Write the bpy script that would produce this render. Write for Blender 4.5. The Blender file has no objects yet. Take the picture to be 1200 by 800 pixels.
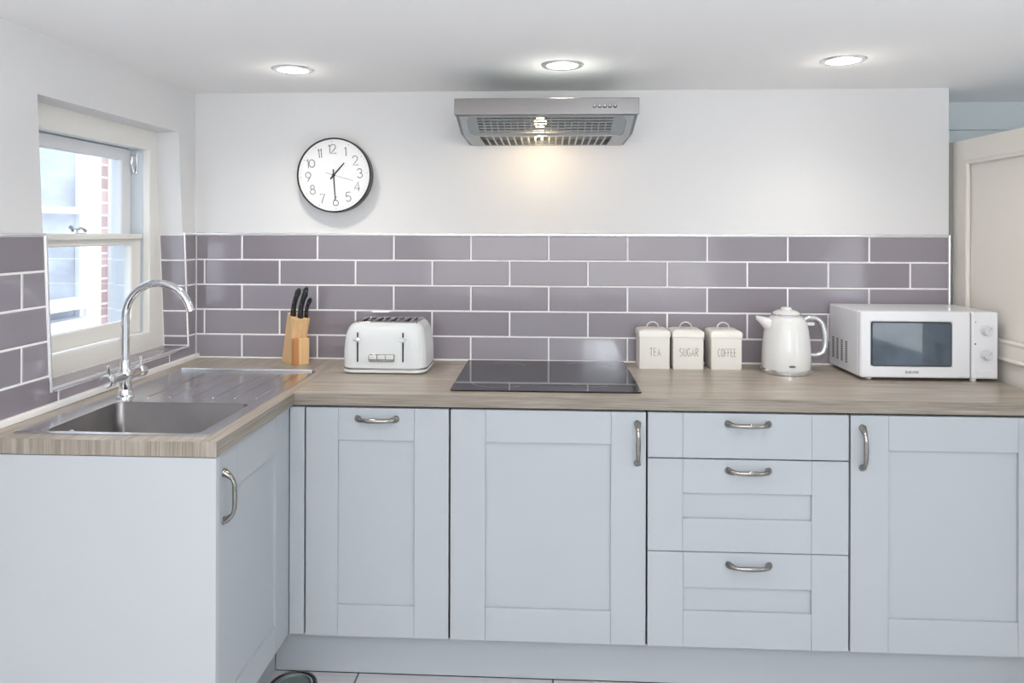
import bpy, bmesh, math, random
from mathutils import Vector, Matrix
random.seed(7)
PI = math.pi
COL = bpy.context.scene.collection

# ---------------------------------------------------------------- materials
def mat(name, color, rough=0.5, metal=0.0, spec=0.5, coat=0.0, emis=None, estr=0.0, noise=None, bump=None, aniso=0.0):
    m = bpy.data.materials.new(name); m.use_nodes = True
    nt = m.node_tree; b = nt.nodes['Principled BSDF']
    b.inputs['Base Color'].default_value = (*color, 1)
    b.inputs['Roughness'].default_value = rough
    b.inputs['Metallic'].default_value = metal
    b.inputs['Specular IOR Level'].default_value = spec
    b.inputs['Coat Weight'].default_value = coat
    b.inputs['Coat Roughness'].default_value = 0.05
    b.inputs['Anisotropic'].default_value = aniso
    if emis:
        b.inputs['Emission Color'].default_value = (*emis, 1)
        b.inputs['Emission Strength'].default_value = estr
    tc = nt.nodes.new('ShaderNodeTexCoord')
    if noise:   # (scale xyz, amount)
        sc, amt = noise
        mp = nt.nodes.new('ShaderNodeMapping'); mp.inputs['Scale'].default_value = sc
        nt.links.new(tc.outputs['Object'], mp.inputs['Vector'])
        n = nt.nodes.new('ShaderNodeTexNoise'); n.inputs['Scale'].default_value = 1; n.inputs['Detail'].default_value = 4
        nt.links.new(mp.outputs[0], n.inputs['Vector'])
        r = nt.nodes.new('ShaderNodeValToRGB')
        r.color_ramp.elements[0].position = 0.3; r.color_ramp.elements[1].position = 0.7
        r.color_ramp.elements[0].color = (*[c * (1 - amt) for c in color], 1)
        r.color_ramp.elements[1].color = (*[min(1, c * (1 + amt)) for c in color], 1)
        nt.links.new(n.outputs['Fac'], r.inputs['Fac']); nt.links.new(r.outputs['Color'], b.inputs['Base Color'])
    if bump:
        sc, strength = bump
        mp = nt.nodes.new('ShaderNodeMapping'); mp.inputs['Scale'].default_value = sc
        nt.links.new(tc.outputs['Object'], mp.inputs['Vector'])
        n = nt.nodes.new('ShaderNodeTexNoise'); n.inputs['Scale'].default_value = 1; n.inputs['Detail'].default_value = 3
        nt.links.new(mp.outputs[0], n.inputs['Vector'])
        bp = nt.nodes.new('ShaderNodeBump'); bp.inputs['Strength'].default_value = strength; bp.inputs['Distance'].default_value = 0.002
        nt.links.new(n.outputs['Fac'], bp.inputs['Height']); nt.links.new(bp.outputs[0], b.inputs['Normal'])
    return m

def tile_mat():
    m = mat('lilac_tile_glaze', (0.26, 0.235, 0.27), 0.10, spec=0.62, coat=0.0)
    nt = m.node_tree; b = nt.nodes['Principled BSDF']
    at = nt.nodes.new('ShaderNodeAttribute'); at.attribute_name = 'tone'
    mx = nt.nodes.new('ShaderNodeMix'); mx.data_type = 'RGBA'
    mx.inputs[6].default_value = (0.250, 0.222, 0.256, 1); mx.inputs[7].default_value = (0.325, 0.302, 0.342, 1)
    nt.links.new(at.outputs['Fac'], mx.inputs[0]); nt.links.new(mx.outputs[2], b.inputs['Base Color'])
    tc = nt.nodes.new('ShaderNodeTexCoord'); n = nt.nodes.new('ShaderNodeTexNoise'); n.inputs['Scale'].default_value = 7
    n.inputs['Detail'].default_value = 1
    nt.links.new(tc.outputs['Object'], n.inputs['Vector'])
    bp = nt.nodes.new('ShaderNodeBump'); bp.inputs['Strength'].default_value = 0.35; bp.inputs['Distance'].default_value = 0.004
    nt.links.new(n.outputs['Fac'], bp.inputs['Height']); nt.links.new(bp.outputs[0], b.inputs['Normal'])
    return m

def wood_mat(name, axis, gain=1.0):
    m = mat(name, (0.4, 0.35, 0.3), 0.33, spec=0.45)
    nt = m.node_tree; b = nt.nodes['Principled BSDF']
    tc = nt.nodes.new('ShaderNodeTexCoord')
    def layer(sc, det, dist=0.0):
        mp = nt.nodes.new('ShaderNodeMapping'); mp.inputs['Scale'].default_value = sc
        nt.links.new(tc.outputs['Object'], mp.inputs['Vector'])
        n = nt.nodes.new('ShaderNodeTexNoise'); n.inputs['Scale'].default_value = 1; n.inputs['Detail'].default_value = det
        n.inputs['Distortion'].default_value = dist
        nt.links.new(mp.outputs[0], n.inputs['Vector']); return n
    if axis == 'x': n1 = layer((2.2, 45, 45), 6, .4); n2 = layer((7, 240, 240), 4); n3 = layer((1.3, 9, 9), 3)
    else: n1 = layer((45, 2.2, 45), 6, .4); n2 = layer((240, 7, 240), 4); n3 = layer((9, 1.3, 9), 3)
    a = nt.nodes.new('ShaderNodeMath'); a.operation = 'MULTIPLY_ADD'; a.inputs[1].default_value = 0.45
    nt.links.new(n2.outputs['Fac'], a.inputs[0])
    s = nt.nodes.new('ShaderNodeMath'); s.operation = 'MULTIPLY'; s.inputs[1].default_value = 0.35
    nt.links.new(n1.outputs['Fac'], s.inputs[0]); nt.links.new(s.outputs[0], a.inputs[2])
    a2 = nt.nodes.new('ShaderNodeMath'); a2.operation = 'MULTIPLY_ADD'; a2.inputs[1].default_value = 0.2
    nt.links.new(n3.outputs['Fac'], a2.inputs[0]); nt.links.new(a.outputs[0], a2.inputs[2])
    r = nt.nodes.new('ShaderNodeValToRGB'); cr = r.color_ramp
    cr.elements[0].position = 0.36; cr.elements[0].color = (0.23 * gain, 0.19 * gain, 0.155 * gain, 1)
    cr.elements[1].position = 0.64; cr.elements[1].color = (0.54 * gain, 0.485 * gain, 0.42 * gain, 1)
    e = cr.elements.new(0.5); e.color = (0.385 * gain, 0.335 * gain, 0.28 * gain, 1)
    nt.links.new(a2.outputs[0], r.inputs['Fac']); nt.links.new(r.outputs['Color'], b.inputs['Base Color'])
    return m

def brick_mat():
    m = mat('red_brick', (0.4, 0.2, 0.15), 0.9)
    nt = m.node_tree; b = nt.nodes['Principled BSDF']
    tc = nt.nodes.new('ShaderNodeTexCoord'); mp = nt.nodes.new('ShaderNodeMapping')
    mp.inputs['Rotation'].default_value = (0, PI / 2, PI / 2)
    sx = nt.nodes.new('ShaderNodeSeparateXYZ'); cx = nt.nodes.new('ShaderNodeCombineXYZ')
    nt.links.new(tc.outputs['Object'], sx.inputs[0])
    nt.links.new(sx.outputs['Y'], cx.inputs['X']); nt.links.new(sx.outputs['Z'], cx.inputs['Y'])
    br = nt.nodes.new('ShaderNodeTexBrick'); br.inputs['Scale'].default_value = 1
    br.inputs['Brick Width'].default_value = 0.225; br.inputs['Row Height'].default_value = 0.075; br.inputs['Mortar Size'].default_value = 0.006
    br.inputs['Color1'].default_value = (0.34, 0.22, 0.21, 1); br.inputs['Color2'].default_value = (0.50, 0.36, 0.34, 1)
    br.inputs['Mortar'].default_value = (0.7, 0.67, 0.65, 1)
    nt.links.new(cx.outputs[0], br.inputs['Vector']); nt.links.new(br.outputs['Color'], b.inputs['Base Color'])
    return m

def glass_mat():
    m = bpy.data.materials.new('window_glass'); m.use_nodes = True; nt = m.node_tree
    for n in list(nt.nodes): nt.nodes.remove(n)
    o = nt.nodes.new('ShaderNodeOutputMaterial'); t = nt.nodes.new('ShaderNodeBsdfTransparent'); g = nt.nodes.new('ShaderNodeBsdfGlossy')
    t.inputs['Color'].default_value = (0.96, 0.98, 1, 1); g.inputs['Roughness'].default_value = 0.02
    f = nt.nodes.new('ShaderNodeMapRange'); lw = nt.nodes.new('ShaderNodeLayerWeight'); lw.inputs['Blend'].default_value = 0.3; nt.links.new(lw.outputs['Facing'], f.inputs[0]); f.inputs[3].default_value = 0.03; f.inputs[4].default_value = 0.5; mx = nt.nodes.new('ShaderNodeMixShader')
    nt.links.new(f.outputs[0], mx.inputs[0]); nt.links.new(t.outputs[0], mx.inputs[1]); nt.links.new(g.outputs[0], mx.inputs[2])
    nt.links.new(mx.outputs[0], o.inputs['Surface'])
    return m

def floor_mat():
    m = mat('pale_grey_floor_plank', (0.6, 0.6, 0.62), 0.4)
    nt = m.node_tree; b = nt.nodes['Principled BSDF']
    tc = nt.nodes.new('ShaderNodeTexCoord'); mp = nt.nodes.new('ShaderNodeMapping'); mp.inputs['Scale'].default_value = (3, 60, 1)
    nt.links.new(tc.outputs['Object'], mp.inputs['Vector'])
    n = nt.nodes.new('ShaderNodeTexNoise'); n.inputs['Scale'].default_value = 1; n.inputs['Detail'].default_value = 5
    nt.links.new(mp.outputs[0], n.inputs['Vector'])
    r = nt.nodes.new('ShaderNodeValToRGB'); r.color_ramp.elements[0].color = (0.46, 0.46, 0.48, 1); r.color_ramp.elements[1].color = (0.70, 0.70, 0.72, 1)
    nt.links.new(n.outputs['Fac'], r.inputs['Fac'])
    mp2 = nt.nodes.new('ShaderNodeMapping'); mp2.inputs['Location'].default_value = (-1.10 + 0.619 * 2, 0.7, 0)
    nt.links.new(tc.outputs['Object'], mp2.inputs['Vector'])
    br = nt.nodes.new('ShaderNodeTexBrick'); br.inputs['Scale'].default_value = 1; br.offset = 0.5
    br.inputs['Brick Width'].default_value = 0.619; br.inputs['Row Height'].default_value = 0.31; br.inputs['Mortar Size'].default_value = 0.003
    br.inputs['Color1'].default_value = (1, 1, 1, 1); br.inputs['Color2'].default_value = (0.9, 0.9, 0.92, 1); br.inputs['Mortar'].default_value = (0.15, 0.15, 0.16, 1)
    nt.links.new(mp2.outputs[0], br.inputs['Vector'])
    mx = nt.nodes.new('ShaderNodeMix'); mx.data_type = 'RGBA'; mx.blend_type = 'MULTIPLY'; mx.inputs[0].default_value = 1
    nt.links.new(r.outputs['Color'], mx.inputs[6]); nt.links.new(br.outputs['Color'], mx.inputs[7]); nt.links.new(mx.outputs[2], b.inputs['Base Color'])
    return m

M = {}
M['wall'] = mat('matt_wall_paint', (0.76, 0.76, 0.765), 0.85, noise=((1.2, 1.2, 1.2), 0.012), bump=((90, 90, 90), 0.08))
M['wall_blue'] = mat('pale_blue_wall_paint', (0.70, 0.76, 0.78), 0.85, noise=((1.2, 1.2, 1.2), 0.012))
M['ceiling'] = mat('ceiling_paint', (0.92, 0.92, 0.92), 0.9, bump=((60, 60, 60), 0.05))
M['tile'] = tile_mat()
M['grout'] = mat('white_grout', (0.9, 0.89, 0.9), 0.8, noise=((60, 60, 60), 0.04))
M['edge_trim'] = mat('silver_tile_trim', (0.78, 0.78, 0.80), 0.25, metal=0.6)
M['seal'] = mat('white_sealant', (0.92, 0.91, 0.90), 0.35)
M['cab'] = mat('pale_blue_grey_cabinet_paint', (0.415, 0.444, 0.475), 0.42, spec=0.4, noise=((3, 3, 3), 0.01))
M['panel'] = mat('pale_grey_end_panel_paint', (0.465, 0.488, 0.513), 0.42, spec=0.4, noise=((3, 3, 3), 0.01))
M['carcass'] = mat('shadowed_carcass_board', (0.02, 0.021, 0.023), 0.7)  # board colour blackened to paint the shade in the door gaps
M['wood_x'] = wood_mat('grey_oak_laminate_lengthwise', 'x', 1.04)
M['edge_x'] = wood_mat('grey_oak_shaded_edge_lengthwise', 'x', .66)  # same oak darkened: shade under overhead light painted into the front edge
M['edge_y'] = wood_mat('grey_oak_shaded_edge_crosswise', 'y', .66)  # darker copy of the top, painted shade for the return edge
M['wood_y'] = wood_mat('grey_oak_laminate_crosswise', 'y')
M['chrome'] = mat('polished_chrome', (0.82, 0.83, 0.85), 0.07, metal=1)
M['nickel'] = mat('brushed_nickel', (0.33, 0.315, 0.295), 0.14, metal=1)
M['steel'] = mat('brushed_stainless_steel', (0.165, 0.158, 0.155), 0.25, metal=1, bump=((8, 500, 500), 0.05), noise=((6, 90, 6), 0.03))
M['sink'] = mat('sink_stainless_steel', (0.66, 0.66, 0.67), 0.24, metal=1, noise=((60, 5, 5), 0.04))
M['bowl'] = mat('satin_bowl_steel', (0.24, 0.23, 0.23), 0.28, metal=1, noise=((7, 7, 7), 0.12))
M['hood_grey'] = mat('grey_hood_plastic', (0.20, 0.225, 0.235), 0.4, metal=0.3)
M['hood_light'] = mat('light_grey_hood_plastic', (0.42, 0.45, 0.47), 0.4)
M['visor'] = mat('grey_mesh_metal', (0.34, 0.37, 0.38), 0.4, metal=0.2)
M['filter'] = mat('grease_filter', (0.33, 0.31, 0.28), 0.7, noise=((200, 200, 200), 0.3))
M['black_glass'] = mat('black_ceramic_glass', (0.012, 0.012, 0.016), 0.03, spec=0.9)
M['black'] = mat('black_plastic', (0.012, 0.012, 0.014), 0.35)
M['dark'] = mat('dark_recess', (0.008, 0.008, 0.009), 0.8)
M['white_gloss'] = mat('white_gloss_plastic', (0.74, 0.76, 0.77), 0.14, spec=0.5, coat=0.3)
M['white_micro'] = mat('white_microwave_enamel', (0.79, 0.80, 0.83), 0.25, spec=0.5)
M['white_dim'] = mat('white_knob_plastic', (0.66, 0.665, 0.70), 0.35)  # dimmer than the casing, paints in the dials' shading
M['kettle_white'] = mat('white_kettle_enamel', (0.76, 0.76, 0.75), 0.1, coat=0.4)
M['cream'] = mat('cream_enamel', (0.86, 0.84, 0.785), 0.38)
M['letter'] = mat('soft_grey_print', (0.13, 0.13, 0.125), 0.6)
M['print_pale'] = mat('pale_grey_print', (0.42, 0.43, 0.46), 0.6)
M['clock_face'] = mat('white_clock_face', (0.79, 0.80, 0.82), 0.3, coat=0.3)
M['micro_glass'] = mat('smoky_blue_microwave_glass', (0.06, 0.085, 0.12), 0.05, spec=0.9, noise=((9, 9, 9), 0.3))  # blue mottling paints in vague reflections of the room
M['beech'] = mat('pale_beech_wood', (0.80, 0.53, 0.27), 0.5, noise=((70, 70, 4), 0.10))
M['beech_dark'] = mat('reddish_beech_stripe', (0.55, 0.25, 0.09), 0.5, noise=((70, 70, 4), 0.15))
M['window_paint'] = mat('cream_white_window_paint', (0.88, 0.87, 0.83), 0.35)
M['sash_blue'] = mat('shaded_blue_grey_sash_paint', (0.74, 0.79, 0.83), 0.4)  # blue-grey tone paints in the shade on window head and jambs
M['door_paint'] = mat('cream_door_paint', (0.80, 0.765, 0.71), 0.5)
M['glass'] = glass_mat()
M['brick'] = brick_mat()
M['ext_white'] = mat('white_exterior_paint', (0.85, 0.86, 0.88), 0.6)
M['ext_grey'] = mat('pale_grey_exterior_render', (0.42, 0.46, 0.52), 0.8, noise=((3, 3, 9), 0.25))
M['ext_ground'] = mat('grey_paving', (0.35, 0.35, 0.36), 0.9, noise=((6, 6, 6), 0.2))
M['bulb'] = mat('glowing_lamp_glass', (1, 1, 1), 0.4, emis=(1, 0.93, 0.80), estr=9)
M['hood_bulb'] = mat('glowing_warm_bulb', (1, 1, 1), 0.4, emis=(1, 0.74, 0.38), estr=24)
M['floor'] = floor_mat()
M['bowl_grey'] = mat('grey_green_mat_rubber', (0.16, 0.20, 0.20), 0.5, noise=((30, 30, 30), 0.1))

# ---------------------------------------------------------------- mesh helpers
class MB:
    def __init__(s): s.bm = bmesh.new(); s.mi = 0
    def quad(s, pts, mi=None):
        f = s.bm.faces.new([s.bm.verts.new(p) for p in pts]); f.material_index = s.mi if mi is None else mi; return f
    def box(s, x0, x1, y0, y1, z0, z1, T=None):
        v = [Vector((x, y, z)) for x in (x0, x1) for y in (y0, y1) for z in (z0, z1)]
        if T: v = [T @ p for p in v]
        v = [s.bm.verts.new(p) for p in v]
        for idx in ((0, 1, 3, 2), (4, 6, 7, 5), (0, 4, 5, 1), (2, 3, 7, 6), (0, 2, 6, 4), (1, 5, 7, 3)):
            f = s.bm.faces.new([v[i] for i in idx]); f.material_index = s.mi
        return s
    def loft(s, loops, cap0=True, cap1=True, smooth=True):
        L = [[s.bm.verts.new(p) for p in lp] for lp in loops]; n = len(L[0])
        for a, b in zip(L, L[1:]):
            for i in range(n):
                f = s.bm.faces.new((a[i], a[(i + 1) % n], b[(i + 1) % n], b[i])); f.material_index = s.mi
        if cap0: s.bm.faces.new(list(reversed(L[0]))).material_index = s.mi
        if cap1: s.bm.faces.new(L[-1]).material_index = s.mi
        return s
    def prism(s, poly, vec):
        vec = Vector(vec); a = [Vector(p) for p in poly]
        return s.loft([a, [p + vec for p in a]])
    def lathe(s, prof, c=(0, 0, 0), n=40, T=None, cap0=True, cap1=True):
        loops = []
        for r, z in prof:
            lp = [Vector((c[0] + r * math.cos(2 * PI * i / n), c[1] + r * math.sin(2 * PI * i / n), c[2] + z)) for i in range(n)]
            if T: lp = [T @ p for p in lp]
            loops.append(lp)
        return s.loft(loops, cap0, cap1)
    def tube(s, pts, rad, n=12, flat=1.0, up=None):
        pts = [Vector(p) for p in pts]
        if not hasattr(rad, '__len__'): rad = [rad] * len(pts)
        tang = []
        for i in range(len(pts)):
            t = pts[min(i + 1, len(pts) - 1)] - pts[max(i - 1, 0)]; tang.append(t.normalized())
        u = Vector(up) if up else (Vector((0, 0, 1)) if abs(tang[0].z) < 0.9 else Vector((1, 0, 0)))
        loops = []
        for p, t, r in zip(pts, tang, rad):
            u = (u - t * u.dot(t)); u.normalize(); w = t.cross(u)
            loops.append([p + (u * math.cos(2 * PI * i / n) * flat + w * math.sin(2 * PI * i / n)) * r for i in range(n)])
        return s.loft(loops)
    def build(s, name, m, parent=None, bevel=0, seg=2, smooth=True, angle=35):
        bmesh.ops.recalc_face_normals(s.bm, faces=s.bm.faces)
        me = bpy.data.meshes.new(name); s.bm.to_mesh(me); s.bm.free()
        for x in (m if isinstance(m, (list, tuple)) else [m]): me.materials.append(x)
        if smooth:
            me.shade_smooth(); me.set_sharp_from_angle(angle=math.radians(angle))
        o = bpy.data.objects.new(name, me); COL.objects.link(o)
        if parent: o.parent = parent
        if bevel:
            b = o.modifiers.new('bevel', 'BEVEL'); b.width = bevel; b.segments = seg; b.limit_method = 'ANGLE'; b.angle_limit = math.radians(40)
            b.harden_normals = True
        return o

def cells(mb, xs, ys, filled, f0, f1):
    """solid plate of shared-vertex cells; f0/f1 map (x,y) to bottom / top 3D points"""
    nx, ny = len(xs) - 1, len(ys) - 1; V = {}
    def v(i, j, k):
        key = (i, j, k)
        if key not in V: V[key] = mb.bm.verts.new((f1 if k else f0)(xs[i], ys[j]))
        return V[key]
    F = lambda i, j: 0 <= i < nx and 0 <= j < ny and filled(i, j)
    def fc(*a): mb.bm.faces.new(a).material_index = mb.mi
    for i in range(nx):
        for j in range(ny):
            if not F(i, j): continue
            fc(v(i, j, 1), v(i + 1, j, 1), v(i + 1, j + 1, 1), v(i, j + 1, 1))
            fc(v(i, j, 0), v(i, j + 1, 0), v(i + 1, j + 1, 0), v(i + 1, j, 0))
            if not F(i - 1, j): fc(v(i, j, 0), v(i, j, 1), v(i, j + 1, 1), v(i, j + 1, 0))
            if not F(i + 1, j): fc(v(i + 1, j, 0), v(i + 1, j + 1, 0), v(i + 1, j + 1, 1), v(i + 1, j, 1))
            if not F(i, j - 1): fc(v(i, j, 0), v(i + 1, j, 0), v(i + 1, j, 1), v(i, j, 1))
            if not F(i, j + 1): fc(v(i, j + 1, 0), v(i, j + 1, 1), v(i + 1, j + 1, 1), v(i + 1, j + 1, 0))

def rrect(x0, x1, y0, y1, r, z, n=6):
    out = []
    for cx, cy, a in ((x1 - r, y1 - r, 0), (x0 + r, y1 - r, 90), (x0 + r, y0 + r, 180), (x1 - r, y0 + r, 270)):
        for k in range(n + 1):
            t = math.radians(a + 90 * k / n); out.append(Vector((cx + r * math.cos(t), cy + r * math.sin(t), z)))
    return out

def thing(name, label, cat, loc=(0, 0, 0), group=None, rotz=0):
    o = bpy.data.objects.new(name, None); COL.objects.link(o); o.location = loc; o.rotation_euler = (0, 0, rotz)
    o.empty_display_size = 0.05
    o['label'] = label; o['category'] = cat
    if group: o['group'] = group
    return o
def tag(o, label, cat, group=None):
    o['label'] = label; o['category'] = cat
    if group: o['group'] = group
    return o
def struct(o, label=None, cat=None):
    o['kind'] = 'structure'
    if label: o['label'] = label
    if cat: o['category'] = cat
    return o

# stroke lettering -------------------------------------------------
def arc(cx, cy, rx, ry, a0, a1, n=14):
    return [(cx + rx * math.cos(math.radians(a0 + (a1 - a0) * k / n)), cy + ry * math.sin(math.radians(a0 + (a1 - a0) * k / n))) for k in range(n + 1)]
G = {
 '0': [arc(.32, .5, .32, .42, 0, 360, 24)],
 '1': [[(.02, .8), (.16, 1), (.16, 0)]],
 '2': [arc(.28, .72, .27, .28, 170, -35, 12) + [(.0, 0), (.6, 0)]],
 '3': [arc(.26, .75, .25, .25, 160, -90, 12), arc(.26, .26, .28, .26, 90, -155, 12)],
 '4': [[(.45, 0), (.45, 1), (0, .28), (.6, .28)]],
 '5': [[(.52, 1), (.1, 1), (.04, .55)] + arc(.26, .3, .28, .3, 130, -145, 12)],
 '6': [[(.4, 1), (.06, .46)] , arc(.3, .3, .29, .3, 0, 360, 20)],
 '7': [[(0, 1), (.55, 1), (.14, 0)]],
 '8': [arc(.3, .76, .21, .24, 0, 360, 16), arc(.3, .27, .28, .27, 0, 360, 18)],
 '9': [arc(.3, .7, .29, .3, 0, 360, 20), [(.54, .54), (.2, 0)]],
 'T': [[(0, 1), (.46, 1)], [(.23, 1), (.23, 0)]],
 'E': [[(.4, 1), (0, 1), (0, 0), (.4, 0)], [(0, .52), (.34, .52)]],
 'A': [[(0, 0), (.23, 1), (.46, 0)], [(.08, .34), (.38, .34)]],
 'S': [arc(.22, .75, .2, .25, 50, 270, 12) + arc(.22, .25, .22, .25, 90, -140, 12)],
 'U': [[(0, 1), (0, .25)] + arc(.2, .25, .2, .25, 180, 360, 10) + [(.4, 1)]],
 'G': [arc(.24, .5, .24, .5, 50, 330, 16) + [(.45, .42), (.26, .42)]],
 'R': [[(0, 0), (0, 1)] + arc(.14, .76, .24, .24, 90, -90, 10) + [(0, .52)], [(.14, .52), (.42, 0)]],
 'C': [arc(.24, .5, .24, .5, 55, 305, 16)],
 'O': [arc(.25, .5, .25, .5, 0, 360, 20)],
 'F': [[(.4, 1), (0, 1), (0, 0)], [(0, .52), (.34, .52)]],
 'D': [[(0, 0), (0, 1)] + arc(.05, .5, .4, .5, 90, -90, 12) + [(0, 0)]],
 'W': [[(0, 1), (.17, 0), (.34, .8), (.51, 0), (.68, 1)]],
}
def gw(ch): return max(p[0] for st in G[ch] for p in st)
def write(mb, text, cx, cz, y, h, rad, gap=0.18, wscale=1.0, rot=0.0):
    tot = sum(gw(c) for c in text) * wscale + gap * (len(text) - 1)
    x = -tot / 2; cr, sr = math.cos(rot), math.sin(rot)
    for c in text:
        for st in G[c]:
            P = []
            for px, pz in st:
                lx = (x + px * wscale) * h; lz = (pz - .5) * h
                P.append((cx + lx * cr - lz * sr, y, cz + lx * sr + lz * cr))
            mb.tube(P, rad, n=4, flat=1.0, up=(0, 1, 0))
        x += gw(c) * wscale + gap

# ---------------------------------------------------------------- dimensions
ZT, RH = 1.3946, 0.098            # top of tiles, row pitch
WT, WTB = 0.908, 0.870            # worktop top / underside
CE = 1.954                        # ceiling
FRONT = -0.5894                   # door faces of the back run
ROWS = [ZT - k * RH for k in range(5)] + [WT]

# ---------------------------------------------------------------- room shell
mb = MB(); mb.box(-0.3, 3.95, -5.2, 0.45, -0.05, 0); struct(mb.build('floor', M['floor'], smooth=False))
mb = MB(); mb.box(-0.3, 3.95, -5.2, 0.45, CE, CE + 0.05); struct(mb.build('ceiling', M['ceiling'], smooth=False))
mb = MB(); mb.box(-0.3, 2.896, 0.008, 0.10, 0, CE); wall_back = struct(mb.build('wall_back', M['wall'], smooth=False))
mb = MB(); mb.box(2.80, 3.95, 0.34, 0.45, 0, 1.84); mb.box(2.80, 3.95, 0.31, 0.45, 1.84, CE)
mb.box(2.80, 2.83, 0.10, 0.34, 0, CE)
struct(mb.build('wall_alcove', M['wall_blue'], smooth=False))
mb = MB(); mb.box(3.9, 4.0, -5.2, 0.31, 0, CE); struct(mb.build('wall_right', M['wall_blue'], smooth=False))
mb = MB(); mb.box(-0.3, 3.95, -5.3, -5.2, 0, CE); struct(mb.build('wall_rear', M['wall'], smooth=False))

# left wall with window opening (slightly out of true, like the old wall it is)
NB, NT_, FT, FB = (-0.832, 0.962), (-0.879, 1.783), (-0.120, 1.783), (-0.059, 0.962)
def near_y(z): return NB[0] + (NT_[0] - NB[0]) * (z - .962) / (1.783 - .962)
def far_y(z): return FB[0] + (FT[0] - FB[0]) * (z - .962) / (1.783 - .962)
XF = -0.098                       # face of the window frame
mb = MB()
def wallpoly(pts, xa, xb): mb.prism([(xa, p[0], p[1]) for p in pts], (xb - xa, 0, 0))
for xa, xb, (a, b, c, d) in ((XF, -0.008, (NB, NT_, FT, FB)), (-0.28, XF, ((-.92, .93), (-.92, 1.83), (-.03, 1.83), (-.03, .93)))):
    Y0, Y1 = -5.2, 0.008
    wallpoly([(Y0, 0), (Y1, 0), (Y1, d[1]), (d[0], d[1]), (a[0], a[1]), (Y0, a[1])], xa, xb)
    wallpoly([(Y0, b[1]), (b[0], b[1]), (c[0], c[1]), (Y1, c[1]), (Y1, CE), (Y0, CE)], xa, xb)
    wallpoly([(Y0, a[1]), (a[0], a[1]), (b[0], b[1]), (Y0, b[1])], xa, xb)
    wallpoly([(d[0], d[1]), (Y1, d[1]), (Y1, c[1]), (c[0], c[1])], xa, xb)
wall_left = struct(mb.build('wall_left', M['wall'], smooth=False))

# ---------------------------------------------------------------- tiling
def tile_sheet(name, parent, tiles, fmap, nrm, grout_quads):
    """tiles: lists of four 2D corners; fmap: 2D -> 3D face point; nrm: outward normal"""
    nrm = Vector(nrm); g = 0.0032
    mb = MB(); lay = mb.bm.loops.layers.float_color.new('tone')
    for poly in tiles:
        c = [Vector((p[0], p[1], 0)) for p in poly]
        ins = []
        for i, p in enumerate(c):
            a = (c[i - 1] - p).normalized(); b = (c[(i + 1) % len(c)] - p).normalized()
            ins.append(p + (a + b) * g)
        ins2 = []
        for i, p in enumerate(ins):
            a = (ins[i - 1] - p).normalized(); b = (ins[(i + 1) % len(ins)] - p).normalized()
            ins2.append(p + (a + b) * 0.0022)
        P0 = [fmap(p.x, p.y) - nrm * 0.006 for p in ins]; P1 = [fmap(p.x, p.y) - nrm * 0.0016 for p in ins]
        P2 = [fmap(p.x, p.y) for p in ins2]
        before = len(mb.bm.faces)
        mb.loft([P0, P1, P2], cap0=False)
        t = random.random(); mb.bm.faces.ensure_lookup_table()
        for f in mb.bm.faces[before:]:
            for l in f.loops: l[lay] = (t, t, t, 1)
    o = mb.build(name, M['tile'], parent, angle=20)
    mb = MB()
    for q in grout_quads: mb.prism([fmap(*p) - nrm * 0.0078 for p in q], nrm * 0.0062)
    mb.build('grout', M['grout'], parent, smooth=False)
    return o

# back wall
tl = []
for r in range(5):
    z1, z0 = ROWS[r], ROWS[r + 1]
    x = 0.1854 - (0 if r % 2 == 0 else 0.151); xs = [0.0]
    while x < 2.894 - 0.01: xs.append(x); x += 0.302
    xs.append(2.894)
    for a, b in zip(xs, xs[1:]): tl.append([(a, z0), (b, z0), (b, z1), (a, z1)])
tile_sheet('tile_splashback', wall_back, tl, lambda x, z: Vector((x, 0, z)), (0, -1, 0), [[(0, WTB), (2.894, WTB), (2.894, ZT), (0, ZT)]])
# left wall
tl = []; SZ = 0.955
for r in range(5):
    z1, z0 = ROWS[r], ROWS[r + 1]; odd = r % 2 == 0
    js = [-1.702, -1.40, -1.10] if odd else [-1.549, -1.247, -0.945]
    lo = max(z0, .962)
    if r < 4:
        for a, b in zip(js, js[1:]): tl.append([(a, z0), (b, z0), (b, z1), (a, z1)])
        tl.append([(js[-1], z0), (near_y(z0) - .004, z0), (near_y(z1) - .004, z1), (js[-1], z1)])
        tl.append([(far_y(z0) + .004, z0), (0, z0), (0, z1), (far_y(z1) + .004, z1)])
    else:
        for a, b in zip(js, js[1:]): tl.append([(a, z0), (b, z0), (b, z1), (a, z1)])
        ye = near_y(.962) - .004
        tl.append([(-1.10, z0), (-.80, z0), (-.80, SZ), (ye, SZ), (ye, z1), (-1.10, z1)])
        tl += [[(-.80, z0), (-.498, z0), (-.498, SZ), (-.80, SZ)], [(-.498, z0), (-.196, z0), (-.196, SZ), (-.498, SZ)]]
        yf = far_y(.962) + .004
        tl.append([(-.196, z0), (0, z0), (0, z1), (yf, z1), (yf, SZ), (-.196, SZ)])
tile_sheet('tile_splashback', wall_left, tl, lambda y, z: Vector((0, y, z)), (1, 0, 0),
           [[(-1.702, WTB), (0, WTB), (0, .957), (-1.702, .957)],
            [(-1.702, .957), (near_y(.957) - .003, .957), (near_y(ZT) - .003, ZT), (-1.702, ZT)],
            [(far_y(.957) + .003, .957), (0, .957), (0, ZT), (far_y(ZT) + .003, ZT)]])
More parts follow.
